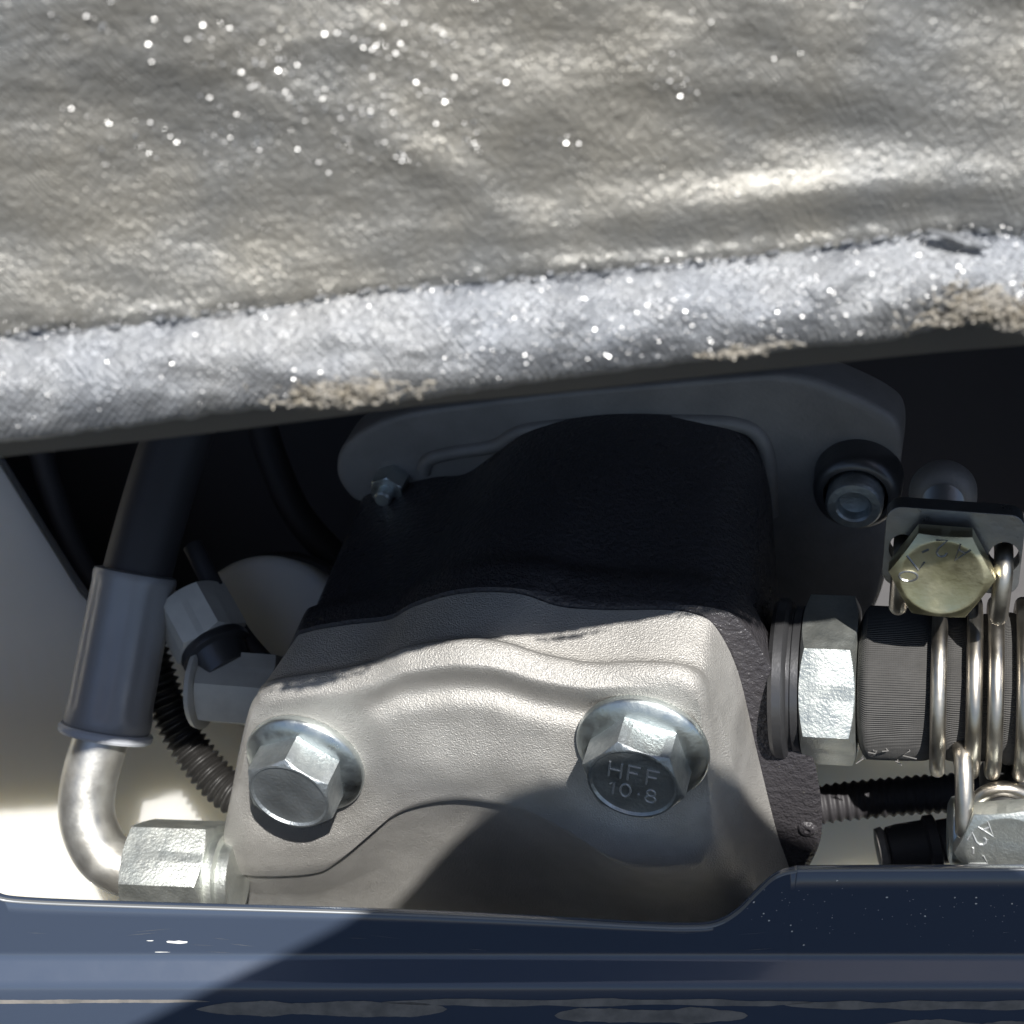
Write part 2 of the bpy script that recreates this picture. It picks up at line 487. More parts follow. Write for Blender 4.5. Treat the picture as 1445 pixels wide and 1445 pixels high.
# fillet over the pad edge, its short wall, then the cover plate, its rounded rim and the drafted side
pl0 = rings[-1]
Pl = [fp.plane(p[0], p[1], 0) for p in P0]
LOW = [sst(1085, 1180, p[1]) for p in P0]          # the lip stands prouder along the lower edge
Ml = [fp.plane(p[0], p[1], YM + 30 * b) for p, b in zip(OUT[1], LOW)]
Jl = [fp.plane(p[0], p[1], YJ) for p in OUT[2]]
GAP = [max(0.0, min(1.0, (V(m_.x - q.x, 0, m_.z - q.z).length - 25) / 100)) for q, m_ in zip(Pl, Ml)]
cen = fp.plane(CEN[0], CEN[1], 0)
def outw(i, d, y):
    t = (Pl[(i + 1) % NP] - Pl[i - 1]); nrm = V(-t.z, 0, t.x).normalized()      # outline runs clockwise: this points outwards
    q = Pl[i] + nrm * d
    return V(q.x, y, q.z)
for d, y, f in ((-1, 9, 0.0), (3, 14, 0.09), (6, 21, 0.20), (8, 28, 0.33)):
    ring = []
    for i in range(NP):
        q = outw(i, d, y * (1 + 0.7 * LOW[i])); k = f * LOW[i] * GAP[i]
        ring.append(V(q.x + (Ml[i].x - q.x) * k, q.y, q.z + (Ml[i].z - q.z) * k))
    rings.append(ring)
Q = rings[-1]
for t, g in ((0.06, .12), (0.16, .28), (0.40, .52), (0.70, .74), (0.90, .86), (1.0, 1.0)):
    rings.append([V(q.x + (m_.x - q.x) * t, q.y + (54 + 30 * b - q.y) * g, q.z + (m_.z - q.z) * t) for q, m_, b in zip(Q, Ml, LOW)])
for t in (0.12, 0.5, 0.96, 1.0):
    rings.append([V(m_.x + (j_.x - m_.x) * t, 54 + 30 * b + (YJ - 54 - 30 * b) * t, m_.z + (j_.z - m_.z) * t) for m_, j_, b in zip(Ml, Jl, LOW)])
mb = MB(); mb.rings(rings, True, True, True)
mb.build('end_cover', M['cast'], PUMP, angle=60, label='cast aluminium end cover, lower half in shade')

# black body
B0 = [fp.plane(p[0], p[1], YJ + 2) for p in OUT[3]]
B1 = [fp.plane(p[0], p[1], 560) for p in OUT[4]]
cB0 = sum(B0, V(0, 0, 0)) / NP
rings = [[q + (cB0 - q) * 0.02 + V(0, -0.0, 0) for q in B0]]
for t in (0.012, 0.04, 0.10, 0.16, 0.19, 0.24, 0.5, 0.8, 1.0):
    tt = t
    rings.append([V(a.x + (b.x - a.x) * tt, a.y + (b.y - a.y) * tt, a.z + (b.z - a.z) * tt) +
                  (V(0, 0, 0) if t < 0.17 else (V(a.x - cB0.x, 0, a.z - cB0.z) * (-0.035))) for a, b in zip(B0, B1)])
mb = MB(); mb.rings(rings, True, True, True)
mb.build('pump_body', M['black_cast'], PUMP, angle=50)
# small cast lug on the body and a drain nib at the lower corner
mb = MB()
c = fp.plane(1000, 800, 300)
mb.lathe([(46, -50), (44, 0), (36, 16), (20, 25), (1, 28)], c, V(0.1, -0.45, 1).normalized(), 32)
mb.build('cast_lug', M['black_cast'], PUMP, angle=60)
mb = MB()
c = fp.plane(1140, 1168, YJ + 4)
mb.lathe([(16, 14), (15, -3), (11, -7), (5, -8), (4, -3), (1, -2)], c, V(0, 1, 0), 24)
mb.build('drain_nib', M['black_cast'], PUMP)

# mounting flange (ears) behind the body
FL = crom([(474,668),(482,632),(520,602),(575,582),(680,566),(800,552),(930,540),(1050,530),(1110,528),(1165,541),(1245,578),(1272,612),(1266,690),(1256,770),(1238,850),(1190,930),(1110,985),(900,1000),(700,980),(600,900),(548,790),(525,716),(495,702)], 8)
mb = MB()
ring0 = [fp.plane(p[0], p[1], 565) for p in FL]
cF = sum(ring0, V(0, 0, 0)) / len(ring0)
rr = []
for ins, y in ((0.05, 562), (0.018, 563), (0.006, 567), (0, 576), (0, 640)):
    rr.append([V(q.x + (cF.x - q.x) * ins, y, q.z + (cF.z - q.z) * ins) for q in ring0])
mb.rings(rr)
FLG = mb.build('mounting_flange', M['grey_cast'], PUMP, angle=50)
# raised rib that borders the pockets of the flange
mb = MB()
rib = crom([(598,660),(606,642),(640,632),(700,622),(745,600),(860,590),(970,588),(1040,592),(1072,610),(1085,650),(1088,720)], 8, False)
mb.tube([fp.plane(p[0], p[1] + 6, 563) for p in rib], 13, 14)
mb.build('rib', M['grey_cast'], FLG, angle=60)
# screw in its dark boss on the flange ear
SCR = MB()
c = fp.plane(1212, 672, 562)
ax = V(0, -1, 0)
SCR.lathe([(70, -2), (68, 40), (64, 52), (56, 57), (50, 57), (50, 40)], c, ax, 56, cap1=False)
sb = SCR.build('screw_boss', M['dark_steel'], PUMP, angle=40)
mb = MB()
mb.lathe([(44, 30), (44, 78), (40, 84), (28, 85), (25, 82), (24, 64), (1, 60)], c, ax, 48)
mb.build('flange_screw', M['zinc_end'], PUMP, angle=40)
# stud end and nut under the other ear
mb = MB()
c = fp.plane(556, 676, 562)
mb.hexhead(c, ax, V(1, 0, 0), 32, -2, 42, rot=0.3)
mb.lathe([(15, 42), (15, 62), (12, 65), (1, 65)], c, ax, 24)
mb.build('stud_nut', M['zinc'], PUMP, angle=30)

STROKES = {  # stamped characters as strokes on a 0.6 x 1 cell
 'H': [[(0, 0), (0, 1)], [(.6, 0), (.6, 1)], [(0, .5), (.6, .5)]],
 'F': [[(0, 0), (0, 1), (.58, 1)], [(0, .54), (.48, .54)]],
 'A': [[(0, 0), (.32, 1), (.64, 0)], [(.12, .36), (.52, .36)]],
 '1': [[(.12, .78), (.34, 1), (.34, 0)]],
 '0': [[(.3 + .3 * math.cos(6.2832 * k / 16), .5 + .5 * math.sin(6.2832 * k / 16)) for k in range(17)]],
 '8': [[(.3 + .24 * math.cos(6.2832 * k / 14), .75 + .25 * math.sin(6.2832 * k / 14)) for k in range(15)],
       [(.3 + .3 * math.cos(6.2832 * k / 14), .25 + .26 * math.sin(6.2832 * k / 14)) for k in range(15)]],
 '2': [[(.02, .76), (.1, .93), (.3, 1), (.5, .93), (.57, .75), (.48, .5), (0, 0), (.6, 0)]],
 '7': [[(0, 1), (.6, 1), (.2, 0)]],
 '-': [[(.1, .45), (.5, .45)]],
 '.': [[(.28, .42), (.34, .42), (.34, .48)]],
}
def put_text(mb, body, size, o, ex, ey, rad=1.5, gap=0.84):
    """stamped letters standing a hair proud, centred on o"""
    h = size * 0.72
    for n_, ch in enumerate(body):
        ox = (n_ - (len(body) - 1) / 2) * h * gap - 0.3 * h
        for st in STROKES[ch]:
            mb.tube([o + ex * (ox + x * h) + ey * ((y - .5) * h) for x, y in st], rad, 6)

# cover bolts with flanged heads
def cover_bolt(px, py, rot, marks, yb):
    c = fp.plane(px, py, yb)
    mb = MB()
    mb.lathe([(70, -14), (92, -8), (94, -3), (94, 4), (91, 8), (74, 15), (60, 17), (1, 17)], V(0, 0, 0) + c, ax, 72)
    b = mb.build('cover_bolt', M['zinc'], PUMP, angle=38)
    mb = MB()
    mb.hexhead(c, ax, V(1, 0, 0), 73, 12, 70, rot=rot, recess=3.0, ch=0.62)
    mb.build('hex_head', M['zinc_end'], b, angle=28)
    if marks:
        # axes on the end face as the viewer reads them
        ang = math.radians(marks)
        ex = V(math.cos(ang), 0, math.sin(ang)); ey = V(-math.sin(ang), 0, math.cos(ang))
        mb = MB()
        o = c + ax * 67.4
        put_text(mb, 'HFF', 38, o + ey * 17, ex, ey, 1.7, 0.95)
        put_text(mb, '10.8', 33, o - ey * 18, ex, ey, 1.6, 0.74)
        mb.build('lettering', M['zinc_letter'], b, angle=30)
    return b
cover_bolt(907, 1056, math.radians(-21), -14, 0)
cover_bolt(431, 1078, math.radians(-40), 0, 0)

def cable(name, pts, rad, label):
    fr = Frame(unp(*pts[0]))
    mb = MB(); mb.tube([fr.px(*p) for p in crom(pts, 10, False)], rad, 18)
    o = mb.build(name, M['rubber'], None, angle=60, fr=fr)
    return tag(o, label, 'cable')
cable('wiring_cable', [(40, 560, -760), (70, 680, -760), (112, 790, -770), (190, 900, -790)], 24, 'dull black cable in the dark gap between cream panel and rubber hose')
cable('wiring_cable', [(360, 560, -900), (385, 650, -880), (430, 740, -860), (520, 830, -860)], 30, 'dull black cable in the dark gap above the cream round cap')

# ================================================================== left hose assembly
fr = Frame(unp(150, 1030, -405))
HOSE = thing('hydraulic_hose', fr, 'black hydraulic hose with crimped sleeve, bent steel tube and hex nut on pump', 'hose')
def path(fr, pts, n=8):
    return [fr.px(*p) for p in crom(pts, n, False)]
mb = MB(); mb.tube(path(fr, [(300, 440, -465), (268, 560, -445), (236, 660, -430), (212, 740, -417), (188, 830, -410)], 8), 57, 32)
mb.build('rubber_hose', M['rubber'], HOSE, angle=60)
a, b = fr.px(192, 806, -411), fr.px(150, 1028, -403)
d = (b - a).normalized(); ln = (b - a).length
mb = MB(); e1, e2 = basis(d); rr = []
for rad_, h_, cr_ in ((58, 0, 0), (67, 3, 0), (69, 8, 0), (69, 16, .1), (68, 26, 1), (69, ln * 0.5, 1), (70, ln - 34, 1), (72, ln - 24, .1), (72, ln - 5, 0), (70, ln - 1, 0), (64, ln, 0)):
    rr.append([a + d * h_ + (e1 * math.cos(t_) + e2 * math.sin(t_)) * (rad_ - cr_ * 2.2 * (0.5 + 0.5 * math.cos(8 * t_)) ** 3) for t_ in [2 * math.pi * k / 96 for k in range(96)]])
mb.rings(rr)
mb.build('crimp_sleeve', M['sleeve'], HOSE, angle=35)
mb = MB(); mb.lathe([(60, 0), (75, 2), (78, 6), (78, 13), (75, 17), (58, 20)], b - d * 2, d, 64)
mb.build('collar', M['pale_plastic'], HOSE, angle=35)
mb = MB()
mb.tube(path(fr, [(144, 1040, -403), (134, 1070, -403), (125, 1105, -403), (122, 1138, -403), (127, 1170, -403), (143, 1202, -403), (168, 1222, -401), (196, 1230, -399), (230, 1231, -395)], 8), 46, 36)
mb.build('bent_tube', M['tube_steel'], HOSE, angle=60)
mb = MB()
nax = V(0.985, 0.0, 0.17).normalized()
o = fr.px(196, 1233, -399)
mb.hexhead(o, nax, V(0, 1, 0.35), 97, 0, 138, rot=math.radians(8), both=True, ch=0.45)
nut = mb.build('hex_nut', M['zinc_nut'], HOSE, angle=28)
mb = MB(); mb.lathe([(72, 136), (72, 150), (62, 154), (62, 172)], o, nax, 48)
mb.build('thread_stub', M['zinc_nut'], HOSE, angle=35)

# second fitting behind, plain grey, with a banjo neck
fr = Frame(unp(310, 940, -400))
FIT = thing('adapter_fitting', fr, 'blurred zinc hex adapter fitting behind the hose, half in shade', 'fitting')
mb = MB()
dax = V(0.42, -0.62, 0.35).normalized()
mb.hexhead(fr.px(268, 850, -440), dax, V(1, 0, 0), 66, 0, 92, rot=0.2, both=True)
mb.build('hex_nut', M['dull_zinc'], FIT, angle=28)
mb = MB()
mb.lathe([(46, 84), (56, 90), (60, 98), (60, 108), (50, 112), (44, 150)], fr.px(268, 850, -440), dax, 40)
mb.build('collar', M['dark_steel'], FIT, angle=40)
mb = MB()
mb.hexhead(fr.px(292, 968, -395), V(0.97, -0.05, 0.2), V(0, 1, 0.2), 66, 0, 130, rot=0.15, both=True)
mb.build('adapter_body', M['dull_zinc'], FIT, angle=28)
mb = MB()
mb.lathe([(50, -16), (70, -12), (72, -4), (66, 0)], fr.px(292, 968, -395), V(0.97, -0.05, 0.2), 40)
mb.build('collar', M['dull_zinc'], FIT, angle=40)
mb = MB()
mb.tube(path(fr, [(272, 770, -470), (305, 835, -440), (340, 895, -420), (378, 940, -410)], 8), 17, 14)
mb.build('dark_strap', M['rubber'], FIT, angle=60)

def corrugated(name, pts, r, label, cat, mt='conduit', amp=4.0, period=9.0, kind=None):
    fr = Frame(unp(*pts[-1]))
    P = path(fr, pts, 40)
    # resample evenly
    out = [P[0]]; acc = 0.0
    step = 2.0
    for p, q in zip(P, P[1:]):
        L_ = (q - p).length; s_ = step - acc
        while s_ <= L_:
            out.append(p + (q - p) * (s_ / L_)); s_ += step
        acc = (acc + L_) % step if L_ > 0 else acc
    rad = [r + amp * math.sin(i * step * 2 * math.pi / period) for i in range(len(out))]
    mb = MB(); mb.tube(out, rad, 20)
    o = mb.build(name, M[mt], None, angle=75, fr=fr)
    tag(o, label, cat)
    return o
corrugated('corrugated_conduit', [(205, 900, -470), (232, 985, -470), (262, 1045, -465), (300, 1095, -455), (335, 1125, -440), (390, 1150, -420)], 31, 'black corrugated conduit running down behind the bent steel tube', 'conduit', period=13)

# ================================================================== right-hand port: nut, hose, wire clamps
XH = V(0.965, -0.02, 0.26).normalized()
ZH = V(0.0, 1.0, 0.0); ZH = (ZH - XH * ZH.dot(XH)).normalized()
YH = ZH.cross(XH)
fh = Frame(unp(1172, 960, -95), XH, YH, ZH)
SH = thing('suction_hose', fh, 'grey fabric covered suction hose with zinc hex fitting on the pump side', 'hose')
def hx(px):     # local x on the hose axis for a picture column
    lo, hi = -600.0, 900.0
    for _ in range(50):
        m_ = (lo + hi) / 2
        c = fh.cam(V(m_, 0, 0))
        if H + c.x / (1 - c.z / F) < px: lo = m_
        else: hi = m_
    return (lo + hi) / 2
O = V(0, 0, 0); X = V(1, 0, 0)
mb = MB()
mb.lathe([(60, hx(1050)), (60, hx(1092)), (112, hx(1094)), (118, hx(1100)), (118, hx(1112)), (112, hx(1117)), (104, hx(1118)), (104, hx(1122)), (108, hx(1124)), (108, hx(1134)), (90, hx(1136))], O, X, 72)
mb.build('seal_ring', M['dark_steel'], SH, angle=35)
mb = MB()
mb.hexhead(O, X, V(0, 0, 1), 126, hx(1136), hx(1212), rot=math.radians(64), both=True, ch=0.42)
mb.build('hex_nut', M['zinc_nut'], SH, angle=28)
mb = MB()
rr = []
xs = [hx(1214) + i * 6 for i in range(0, 95)]
for i, x in enumerate(xs):
    r = 110 + 2.0 * math.sin(x / 40.0)
    if i == 0: r = 90
    if i == 1: r = 104
    for pxw in (1325, 1373, 1402, 1441):
        r -= 7 * math.exp(-((x - hx(pxw)) / 11.0) ** 2)
    rr.append([V(x, r * math.cos(2 * math.pi * j / 96) + 1.2 * nz(x / 20, j * .3), r * math.sin(2 * math.pi * j / 96)) for j in range(96)])
mb.rings(rr)
mb.build('hose_sleeve', M['hose_cloth'], SH, angle=70)
# a few loose threads at the cut end and along the underside
random.seed(4)
for k in range(5):
    x0 = hx(1222 + 16 * k)
    a0 = math.radians(-60 + random.uniform(-12, 12))
    p = V(x0, -111 * math.cos(a0), 111 * math.sin(a0))
    pts = [p + V(random.uniform(-3, 3) * i, -i * random.uniform(.2, 1.4), -i * random.uniform(1.0, 3.0)) for i in range(5)]
    mb = MB(); mb.tube(pts, 0.9, 5); mb.build('loose_thread', M['backing'], SH)

def wire_ring(x, r=121, rw=11.0, a0=0, a1=360, lean=0.0):
    n = 72
    pts = []
    for j in range(n + 1):
        a = math.radians(180 + a0 + (a1 - a0) * j / n)
        pts.append(V(x + lean * math.sin(a), -r * math.cos(a), r * math.sin(a)))
    mb = MB(); mb.tube(pts, rw, 14); return mb

def marked_bolt(parent, fr, c, axd, R, rot, hh, text_a, base_r, mt):
    """hex head towards the viewer, marks curved round the face with their tops to the middle"""
    mb = MB()
    mb.hexhead(c, axd, fr.dirl(V(1, 0, 0)), R, 0, hh, rot=rot, recess=0.6, ch=0.42, rcf=0.80)
    b = mb.build('clamp_bolt', mt, parent, angle=28)
    e1, e2 = basis(axd.normalized(), fr.dirl(V(1, 0, 0)))
    mb = MB()
    for ch, ad in text_a:
        a = math.radians(ad)
        rad = e1 * math.cos(a) + e2 * math.sin(a)
        put_text(mb, ch, 33, c + axd.normalized() * (hh - 0.3) + rad * base_r, axd.normalized().cross(rad), -rad, 1.5)
    mb.build('lettering', M['zinc_letter'] if mt is not M['inox'] else M['clamp_plate'], b, angle=30)
    return b

# clamp with the upper bolt
CL = 'double wire hose clamps'
fa = Frame(unp(1343, 760, 90))
CA = thing('wire_hose_clamp', fa, 'wire hose clamp with slotted steel plate and hex bolt with painted yellow reflection on top of the hose', 'hose clamp', CL)
bax = V(-0.24, -0.41, 0.88).normalized()          # bolt axis, head end towards viewer
def to_fr(fr, l):      # hose local -> other local
    return fr.loc(fh.cam(l))
for pxw in (1325, 1402):
    w_ = wire_ring(hx(pxw)); w_.v = [to_fr(fa, v) for v in w_.v]
    w_.build('wire', M['steel'], CA, angle=60)
c = fa.px(1329, 799, 150)
marked_bolt(CA, fa, c, bax, 68, 0.03, 34, [('A', 62), ('2', 96), ('-', 124), ('7', 153), ('0', 184)], 42, M['inox'])
# shank with thread
e1, e2 = basis(bax)
mb = MB()
prof = []
i = 0
L0 = -230
for i in range(0, 66):
    prof.append((30 if i % 2 else 25, L0 + i * 3.5))
prof.append((26, 0))
mb.lathe(prof, c, bax, 32)
mb.build('threaded_shank', M['clamp_plate'], CA, angle=20)
# trunnion plate: rounded slab with two wire holes
pc = fa.px(1344, 762, 118)
ex = V(1, 0.03, 0.0); ex = (ex - bax * ex.dot(bax)).normalized(); ey = bax.cross(ex)
def plate_with_holes(pc, hw, hh_, rc, holes, t):
    me = bmesh.new()
    outer = []
    for cx, cy, a0 in ((hw - rc, hh_ - rc, 0), (-hw + rc, hh_ - rc, 90), (-hw + rc, -hh_ + rc, 180), (hw - rc, -hh_ + rc, 270)):
        for k in range(7):
            a = math.radians(a0 + 15 * k); outer.append((cx + rc * math.cos(a), cy + rc * math.sin(a)))
    loops = [outer] + [[(hx_ + hr * math.cos(2 * math.pi * k / 24), hy_ + hr * 1.12 * math.sin(2 * math.pi * k / 24)) for k in range(24)] for hx_, hy_, hr in holes]
    es = []
    for lp in loops:
        vs = [me.verts.new((x, y, 0)) for x, y in lp]
        es += [me.edges.new((vs[i], vs[(i + 1) % len(vs)])) for i in range(len(vs))]
    bmesh.ops.triangle_fill(me, edges=es, use_beauty=True)
    ret = bmesh.ops.extrude_face_region(me, geom=list(me.faces))
    for v in ret['geom']:
        if isinstance(v, bmesh.types.BMVert): v.co.z = t
    me.verts.index_update()
    vs = [pc + ex * v.co.x + ey * v.co.y + bax * v.co.z for v in me.verts]
    fs = [[v.index for v in f.verts] for f in me.faces]
    me.free()
    mb = MB(); mb.add(vs, fs); return mb
mb = plate_with_holes(pc, 88, 58, 20, [(-64, -2, 18), (66, -4, 20)], 34)
mb.build('trunnion_plate', M['clamp_plate'], CA, bevel=5, angle=40, segs=3)
# far nut plate on the shank
mb = MB(); mb.lathe([(44, -262), (48, -250), (48, -230), (44, -218), (36, -210), (24, -207)], c, bax, 48)
mb.build('end_knob', M['grey_cast'], CA, angle=35)
# wire ends that hook through the holes
for (hxp, hyp) in ((66, -4), (-64, -2)):
    s0 = pc + ex * hxp + ey * hyp
    pts = [s0 - bax * 30, s0 - bax * 5, s0 + bax * 20 - ey * 1, s0 + bax * 44 - ey * 10, s0 + bax * 52 - ey * 30, s0 + bax * 50 - ey * 62, s0 + bax * 42 - ey * 92]
    pts = [Vector(q) for q in crom([tuple(q) for q in pts], 6, False)]
    m_ = len(pts)
    mb = MB(); mb.tube(pts, [12.5 if i < m_ - 3 else 12.5 * (0.95, 0.75, 0.4)[i - m_ + 3] for i in range(m_)], 14)
    mb.build('wire_end', M['steel'], CA, angle=60)

# clamp with the lower bolt
fb = Frame(unp(1410, 1180, 60))
CB = thing('wire_hose_clamp', fb, 'wire hose clamp with bright sunlit hex bolt and barrel nut under the hose', 'hose clamp', CL)
for pxw in (1373, 1441):
    w_ = wire_ring(hx(pxw)); w_.v = [to_fr(fb, v) for v in w_.v]
    w_.build('wire', M['steel'], CB, angle=60)
bb = V(-0.22, -0.42, 0.88).normalized()
c = fb.px(1420, 1182, 34)
M['inox_lit'] = M['zinc_nut']  # brighter copy of the stainless: its sunlit look put into the colour
marked_bolt(CB, fb, c, bb, 72, 0.25, 34, [('A', 132), ('2', 160), ('-', 186), ('7', 212), ('0', 240)], 44, M['zinc_nut'])
mb = MB()
mb.lathe([(32, -160), (32, 0)], c, bb, 24)
mb.build('threaded_shank', M['clamp_plate'], CB, angle=20)
mb = MB()
o = fb.px(1338, 1172, -30)
mb.lathe([(40, 0), (48, 4), (50, 10), (50, 56), (46, 62)], o, V(1, -0.02, 0.2).normalized(), 48)
mb.build('barrel_nut', M['zinc'], CB, angle=35)
pts = path(fb, [(1358, 1075, -40), (1356, 1058, 0), (1357, 1056, 30), (1360, 1080, 46), (1361, 1120, 50), (1361, 1160, 46), (1361, 1180, 36)], 6)
m_ = len(pts)
mb = MB(); mb.tube(pts, [13 if i < m_ - 3 else 13 * (0.95, 0.75, 0.4)[i - m_ + 3] for i in range(m_)], 14)
mb.build('wire_end', M['steel'], CB, angle=60)
pts = path(fb, [(1376, 1150, -30), (1384, 1124, -10), (1410, 1113, 0), (1440, 1118, 0), (1475, 1140, -10)], 8)
mb = MB(); mb.tube(pts, 11, 14); mb.build('wire_end', M['steel'], CB, angle=60)

# dark hoses low behind
corrugated('ribbed_hose', [(1020, 1150, -330), (1120, 1140, -320), (1200, 1130, -310), (1290, 1122, -300), (1380, 1116, -300), (1520, 1100, -300)], 30, 'thin black ribbed hose crossing behind the pump corner under the hex nut', 'hose', 'rubber', 2.0, 14)
fr = Frame(unp(1290, 1215, -260))
CN = thing('cable_connector', fr, 'small black cable connector beside the barrel nut above the blue frame', 'connector')
mb = MB(); mb.lathe([(30, 0), (36, 4), (38, 20), (38, 60), (44, 64), (44, 78), (34, 82), (34, 170)], fr.px(1252, 1200, -260), fr.dirl(V(0.95, 0.18, 0.1)), 32)
mb.build('plug_shell', M['rubber'], CN, angle=35)
mb = MB(); mb.lathe([(24, -16), (36, -14), (38, -4), (30, 2)], fr.px(1252, 1200, -260), fr.dirl(V(0.95, 0.18, 0.1)), 32)
mb.build('lock_ring', M['primer'], CN, angle=35)

# ================================================================== navy frame plate in front
# vertical plate with a cut-out, a narrow ledge and a lower vertical face (profile in world-vertical terms)
UPV = V(0, 0.89, 0.456).normalized()               # the plate leans back a little
FWD = V(0, -0.456, 0.89).normalized()
ff = Frame(unp(722, 1352, 30), V(1, 0, 0), -FWD, UPV)
FB = thing('frame_rail', ff, 'navy blue painted sheet steel frame rail with cut-out in front of the pump', 'frame rail')
def arc2(a, b, c, rad, n=6):
    '''rounded corner at b between directions to a and c'''
    a, b, c = V(*a, 0), V(*b, 0), V(*c, 0)
    u = (a - b).normalized(); v = (c - b).normalized()
    return [tuple((b + u * rad * (1 - k / n) ** 2 + v * rad * (k / n) ** 2).xy) for k in range(n + 1)]
RAILP = arc2((0, 60), (0, 4), (-27, -27), 8) + arc2((0, 4), (-27, -27), (-30, -60), 9) + [(-28.6, -42), (-30, -60), (-30, -330), (-16, -330)]
TOPC = crom([(-500, 1252), (-120, 1256), (-20, 1262), (20, 1272), (180, 1279), (500, 1288), (720, 1297), (900, 1307), (975, 1309), (1012, 1305), (1042, 1288), (1068, 1262), (1094, 1239), (1122, 1230), (1160, 1228), (1445, 1227), (1700, 1226), (2000, 1226)], 8, False)
mb = MB()
cols = []
for p in TOPC:
    t = ff.plane(p[0], p[1], 0)
    x, zt = t.x, t.z
    prof = [(12, zt - 4), (12, zt - 1), (9.5, zt + 0.6), (2.5, zt + 0.6), (0, zt - 1.2)]
    for k in range(1, 5): prof.append((0, zt + (14 - zt) * k / 4))
    prof += RAILP
    cols.append([V(x, y, z) for y, z in prof])
mb.rings(cols, False, False, False)
PLT = mb.build('rail_plate', M['navy'], FB, angle=55)
# bare worn metal along the cut edge
mb = MB()
rr = []
for p in TOPC:
    t = ff.plane(p[0], p[1], 0)
    rr.append([t + V(0, 1.0, 0.9), t + V(0, -0.9, -0.4), t + V(0, -0.9, -2.0), t + V(0, 4, 0.9)])
mb.rings(rr, True, True, True)
mb.build('worn_edge', M['edge_paint'], FB, angle=60)
# scraped patches on the rounded lower bend: thin irregular flakes
def bend_pt(x, s):
    """s: 0 top of bend .. 1 bottom of bend .. further = down the face"""
    z = -33 - s * 20
    return V(x, -30.7 + 1.9 * max(0, (z + 60) / 27) , z)
random.seed(11)
for (xa, xb, s0, s1) in ((-440, -90, 0.9, 2.3), (-180, 420, 0.7, 1.35), (60, 330, 1.5, 2.9), (380, 1000, 0.8, 1.7), (500, 900, 2.6, 4.4), (-900, -420, 0.75, 1.1)):
    n = 60
    rows = []
    sd = random.uniform(0, 99)
    for i in range(n + 1):
        t = i / n; x = xa + (xb - xa) * t
        taper = min(1, t * 7, (1 - t) * 7) ** 0.5
        mid = (s0 + s1) / 2 + 0.12 * nz(x / 70, sd)
        hf = (s1 - s0) / 2 * taper * (0.8 + 0.5 * nz(x / 60, sd, 3.0) + 0.12 * nz(x / 8, sd, 7.0)) + 0.01
        rows.append([bend_pt(x, mid - hf + 2 * hf * k / 5) for k in range(6)])
    mb = MB(); mb.rings(rows, False, False, False)
    mb.build('paint_scrape', M['primer'], FB, angle=80)
for (px, py, lx, lz) in ((250, 1329, 17, 2.0), (212, 1327, 5, 0.7), (228, 1343, 12, 0.5), (74, 1352, 2, 1.2), (300, 1350, 3, 0.5)):
    t = ff.plane(px, py, 0)
    n = 14
    vs = [t + V(lx * math.cos(2 * math.pi * k / n) * random.uniform(.75, 1.1), -0.7, lz * math.sin(2 * math.pi * k / n) * random.uniform(.6, 1.2) * 1.4) for k in range(n)]
    mb = MB(); mb.add(vs, [list(range(n))]); mb.build('paint_chip', M['white_chip'], FB)
random.seed(31)
for k in range(16):
    px_ = random.uniform(20, 1420); py_ = random.uniform(1312, 1345); L_ = random.uniform(8, 60); sl = random.uniform(-.12, .12)
    a_, b_ = ff.plane(px_, py_, 0), ff.plane(px_ + L_, py_ + sl * L_, 0)
    h_ = random.uniform(.2, .4)
    mb = MB(); mb.add([a_ + V(0, -.6, 0), (a_ + b_) / 2 + V(0, -.6, -h_), b_ + V(0, -.6, 0), (a_ + b_) / 2 + V(0, -.6, h_)], [[0, 1, 2, 3]])
    mb.build('scratch', M['edge_paint'], FB)
mb = MB()
random.seed(8)
for k in range(80):
    px_, py_ = random.uniform(1040, 1440), random.gauss(1285, 26)
    if py_ < 1240 or py_ > 1345: continue
    t = ff.plane(px_, py_, 0); r = random.choice((.35, .4, .5, .6, 1.3))
    vs = [t + V(r * math.cos(2 * math.pi * k / 6) * random.uniform(.5, 1.6), -0.6, r * math.sin(2 * math.pi * k / 6)) for k in range(6)]
    mb.add(vs, [list(range(6))])
mb.build('dust_flecks', M['fleck'], FB, kind='stuff')

# ================================================================== coated cloth cover hanging over the top
fc = Frame(unp(722, 560, 860))
CLO = thing('insulation_cover', fc, 'grey coated fabric insulation cover with frayed stitched silver hem over the pump', 'insulation cover')
EDGE = [(-900, 700), (-100, 640), (0, 622), (150, 603), (280, 585), (400, 570), (470, 574), (540, 566), (640, 554), (760, 536), (850, 524), (1000, 504), (1060, 500), (1120, 488), (1250, 480), (1330, 458), (1380, 452), (1445, 470), (1600, 460), (2400, 400)]
STRIP = [(-900, 730), (-100, 658), (0, 645), (180, 625), (400, 598), (600, 571), (800, 553), (1000, 530), (1200, 510), (1300, 499), (1445, 487), (2400, 420)]
SEAM = [(-900, 540), (-100, 480), (0, 468), (130, 462), (300, 440), (430, 422), (560, 406), (700, 392), (800, 385), (950, 370), (1100, 355), (1250, 335), (1330, 322), (1445, 332), (2400, 260)]
def smooth_tab(tab, hw):
    return [(x, sum(interp(tab, x + hw * k / 4) for k in range(-4, 5)) / 9) for x in range(-900, 2401, 20)]
SEAM, EDGE, STRIP = smooth_tab(SEAM, 60), smooth_tab(EDGE, 22), smooth_tab(STRIP, 60)
W0 = 855
XS = [-880 + 3260 * i / 652 for i in range(653)]
